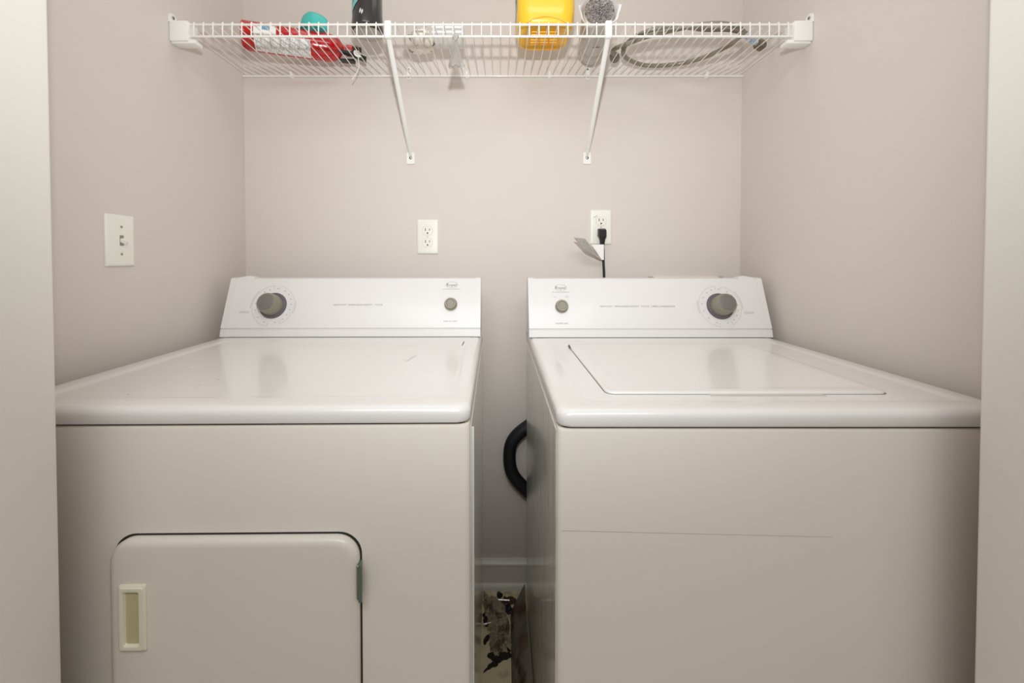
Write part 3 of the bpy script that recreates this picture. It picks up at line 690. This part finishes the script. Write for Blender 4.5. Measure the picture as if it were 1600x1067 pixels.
MB().rings([[(p[0], p[1], z) for p in rrect(-.004+s_, .004-s_, -.0045+s_, .0045-s_, .001, 0, 3)] for z, s_ in ((0, 0), (.012, .0006), (.0135, .0015))], mat=T).build('toggle', IVORY, SW)
for zz in (.030, -.030): MB().lathe([(.0030, .005), (.0028, .0066), (.002, .0070)], 12, Matrix.Translation((0, zz, 0))).build('screw', M('plate screw', (160, 152, 140), .4), SW)

# power cord with plug and paper tag
pc = atY(940, 370, YB-.012)
PCo = empty('power_cord', (O2.location.x, YB, O2.location.z-.0195), 'black power cord plugged into the right outlet with a folded paper tag', 'cord')
ox, oy, oz = PCo.location
lc = lambda p: Vector(p)-Vector((ox, oy, oz))
R2 = lambda w0, z0, z1, y0: [(-w0, y0, z0), (w0, y0, z0), (w0, y0, z1), (-w0, y0, z1)]
q0 = lc(atY(939, 358, YB-.025))
pm = MB().rings([[(p[0], -.008, p[1]) for p in rrect(-.0125, .0125, -.014, .014, .004, 0)], [(p[0], -.020, p[1]) for p in rrect(-.0125, .0125, -.014, .014, .004, 0)],
                 [(p[0], -.030, p[1]) for p in rrect(-.0120, .0120, -.016, .010, .004, 0)], [(p[0], -.033, p[1]) for p in rrect(-.010, .010, -.014, .008, .004, 0)]])
pm.build('plug_body', BLACK, PCo)
MB().rings([[(p[0], p[1]-.022, z) for p in rrect(-w_, w_, -w_*.9, w_*.9, w_*.4, 0)] for z, w_ in ((-.008, .0110), (-.016, .0105), (-.024, .0080), (-.040, .0068))]).build('strain_relief', BLACK, PCo)
c1 = lc(atY(943, 410, YB-.024)); c2 = lc(atY(944, 436, YB-.026))
MB().tube(smoothpath([(0, -.022, -.036), (c1.x-.001, c1.y, -.055), (c1.x, c1.y, c1.z), (c2.x, c2.y, c2.z), (c2.x, c2.y, c2.z-.10), (c2.x+.03, c2.y, c2.z-.22)], 6), .0042, 10).build('cable', RUBBER, PCo)
pt = lambda x, y, Y: tuple(lc(atY(x, y, Y)))
def slab3(pts, nrm, th, name, mat):
    n_ = Vector(nrm).normalized()*th
    return MB().rings([[tuple(Vector(p)) for p in pts], [tuple(Vector(p)+n_) for p in pts]]).build(name, mat, PCo, smooth=0)
slab3([pt(924, 382, 1.350), pt(943.5, 382, 1.342), pt(943.5, 406, 1.342), pt(940, 406, 1.344)], (0, -1, 0), .0005, 'paper_tag', PAPER)
slab3([pt(896, 371, 1.300), pt(914, 373, 1.322), pt(940, 406, 1.342), pt(915, 391, 1.305)], (0, -1, .3), .0005, 'tag_flap', PAPERG)

# recessed washer supply box behind the washer, only its top edge clears the console
a, b = atY(1013, 432.5, YB-.006), atY(1130, 432.5, YB-.006)
zt = a.z; x0, x1 = a.x, b.x
WB = empty('washer_supply_box', ((x0+x1)/2, YB, zt-.17), 'cream rim of the wall supply box just showing above the washer console', 'supply box')
hw = (x1-x0)/2
fm = MB(); fm.box((-hw, -.010, -.03), (-hw+.018, -.0003, .17), .002, 1); fm.box((hw-.018, -.010, -.03), (hw, -.0003, .17), .002, 1)
fm.box((-hw, -.010, .152), (hw, -.0003, .17), .002, 1); fm.box((-hw, -.010, -.03), (hw, -.0003, -.012), .002, 1)
fm.box((-hw+.005, -.003, -.02), (hw-.005, -.0005, .16))
fm.build('box_frame', CREAM, WB)

# black drain hose behind the washer
DH = empty('drain_hose', (.12, 1.33, .5), 'black rubber drain hose looping out from behind the washer', 'hose')
top = atY(822, 668, 1.332); bot = atY(822, 765, 1.332); lf = atY(796, 714, 1.332)
PP = [Vector((top.x+.12, 1.338, top.z+.0)), Vector((top.x+.05, 1.334, top.z+.022)), top, top.lerp(lf, .55)+Vector((-.014, 0, .010)), lf, lf.lerp(bot, .45)+Vector((-.013, 0, -.008)), bot, Vector((bot.x+.05, 1.332, bot.z-.035)), Vector((bot.x+.12, 1.332, bot.z-.05))]
MB().tube([p-DH.location for p in smoothpath(PP, 6)], .0205, 16).build('hose_tube', RUBBER, DH, smooth=70)

# ------------------------------------------------------------------ things on the floor in the gap
LS = (.0015)
p_tip = atX(820, 913, .0795); 
pts = [atZ(798, 957, .002), atZ(800, 1067, .002), Vector((.036, .86, .002)), Vector((.0800, .86, .075)), atX(831, 1067, .0800), atX(823.5, 976, .0800), p_tip]
mid = [pts[0].lerp(pts[5], .5)+Vector((-.004, 0, .024)), pts[1].lerp(pts[4], .5)+Vector((-.004, 0, .020)), pts[2].lerp(pts[3], .5)+Vector((-.004, 0, .020))]
n_ = Vector((.6, 0, .5)).normalized()*.0016
def sheet(vs, fs, name, mat, par=None, loc=None):
    k = len(vs); v = [tuple(p) for p in vs]+[tuple(p-n_) for p in vs]; f = [tuple(q) for q in fs]+[tuple(i+k for i in reversed(q)) for q in fs]
    from collections import Counter
    ed = Counter()
    for q in fs:
        for i in range(len(q)): ed[frozenset((q[i], q[(i+1) % len(q)]))] += 1
    for e, c in ed.items():
        if c == 1: a_, b_ = tuple(e); f.append((a_, b_, b_+k, a_+k))
    return MB().add(v, f).build(name, mat, par, smooth=50)
vs = [pts[0], pts[1], pts[2], pts[3], pts[4], pts[5], pts[6]]+mid
o = sheet([p+Vector((0, 0, .002)) for p in vs], [(0, 1, 8, 7), (1, 2, 9, 8), (7, 8, 4, 5), (8, 9, 3, 4), (0, 7, 5, 6)], 'metal_strip', RUST)
tag(o, 'dirty rusted metal strip leaning against the foot of the washer side', 'metal strip')

def blob(name, pts, h, mat, label, cat, group=None, jag=.0):
    """flat irregular scrap lying on the floor, outline in photo points on the floor plane"""
    from mathutils import noise
    P = [atZ(px, py, 0) for px, py in pts]; P = smoothpath(P, 12, True)
    c = sum(P, Vector())/len(P); rings = []; sd = random.uniform(0, 50)
    for s_, z in ((1, .0003), (1.0, .3), (.94, .62), (.84, .8), (.72, .85), (.58, .95), (.44, .9), (.30, 1), (.16, .95), (.06, 1)):
        ring = []
        for p in P:
            d = p-c; q = Vector((p.x*90, p.y*90, sd)); q2 = Vector((c.x+d.x*s_, c.y+d.y*s_, 0))*140+Vector((0, 0, sd))
            g = 1+jag*4.5*noise.noise(q)
            hz = z if z < .01 else h*z*(1+.9*noise.noise(q2)+.5*noise.noise(q2*2.7))
            ring.append((d.x*s_*g, d.y*s_*g, max(.0003, hz)))
        rings.append(ring)
    o = MB().rings(rings).build(name, mat, None, smooth=60, loc=(c.x, c.y, 0)); return tag(o, label, cat, group)
add_stain(LINT, (70, 58, 42), 45, .5, .62, (1, 1, 1), .8)
add_stain(LINT, (176, 160, 138), 70, .56, .68, (1, 1, 1), .7)
blob('lint_wad', [(757, 932), (771, 935), (785, 946), (794, 968), (797, 1000), (796, 1022), (778, 1028), (766, 1014), (764, 990), (758, 962)], .012, LINT, 'large grey brown wad of lint on the floor in the gap', 'lint', jag=.05)
blob('grime_clump', [(768, 1018), (780, 1016), (797, 1012), (798, 1026), (786, 1033), (772, 1034), (765, 1026)], .006, CRUMB, 'dark clump of grime at the near end of the lint wad', 'debris', jag=.08)
blob('grime_scrap', [(762, 1042), (770, 1034), (780, 1034), (778, 1040), (768, 1044), (757, 1050)], .004, CRUMB, 'small dark crumb trail nearest the camera on the gap floor', 'debris', jag=.1)
blob('dark_cap', [(777, 928), (783, 927), (785, 932), (780, 936), (776, 933)], .008, RUBBER, 'small black round cap on the floor by the back baseboard', 'cap', jag=.05)
blob('grime_scrap', [(786, 935), (797, 933), (804, 938), (801, 944), (788, 944)], .005, M('rust brown grime', (84, 54, 34), .7), 'rust brown scrap under the small steel pin by the baseboard', 'debris', jag=.1)
blob('grime_scrap', [(784, 947), (798, 945), (799, 957), (792, 960)], .004, RUBBER, 'black scrap between the lint wad and the metal strip', 'debris', jag=.08)
blob('grime_scrap', [(755, 958), (765, 962), (770, 970), (768, 979), (757, 978)], .006, CRUMB, 'dark scrap beside the dryer under the bright steel clip', 'debris', jag=.08)
blob('grime_scrap', [(755, 1000), (764, 992), (764, 1000), (757, 1008)], .004, CRUMB, 'small dark scrap against the dryer left of the lint wad', 'debris', jag=.1)
a = atZ(779, 937, .010); b = atZ(796, 938, .010)
o = MB().tube([(0, 0, 0), tuple((b-a)*.05), tuple((b-a)*.06), tuple(b-a)], [.0040, .0040, .0026, .0026], 12).build('steel_pin', CHROME, None, loc=a); tag(o, 'small shiny steel pin on the floor by the back baseboard', 'pin')
a = atZ(755, 976, .012); b = atZ(767, 973, .012)
o = MB().tube([(0, 0, 0), tuple(b-a)], .0035, 12).build('steel_clip', CHROME, None, loc=a); tag(o, 'short bright steel clip beside the dryer foot on the gap floor', 'clip')
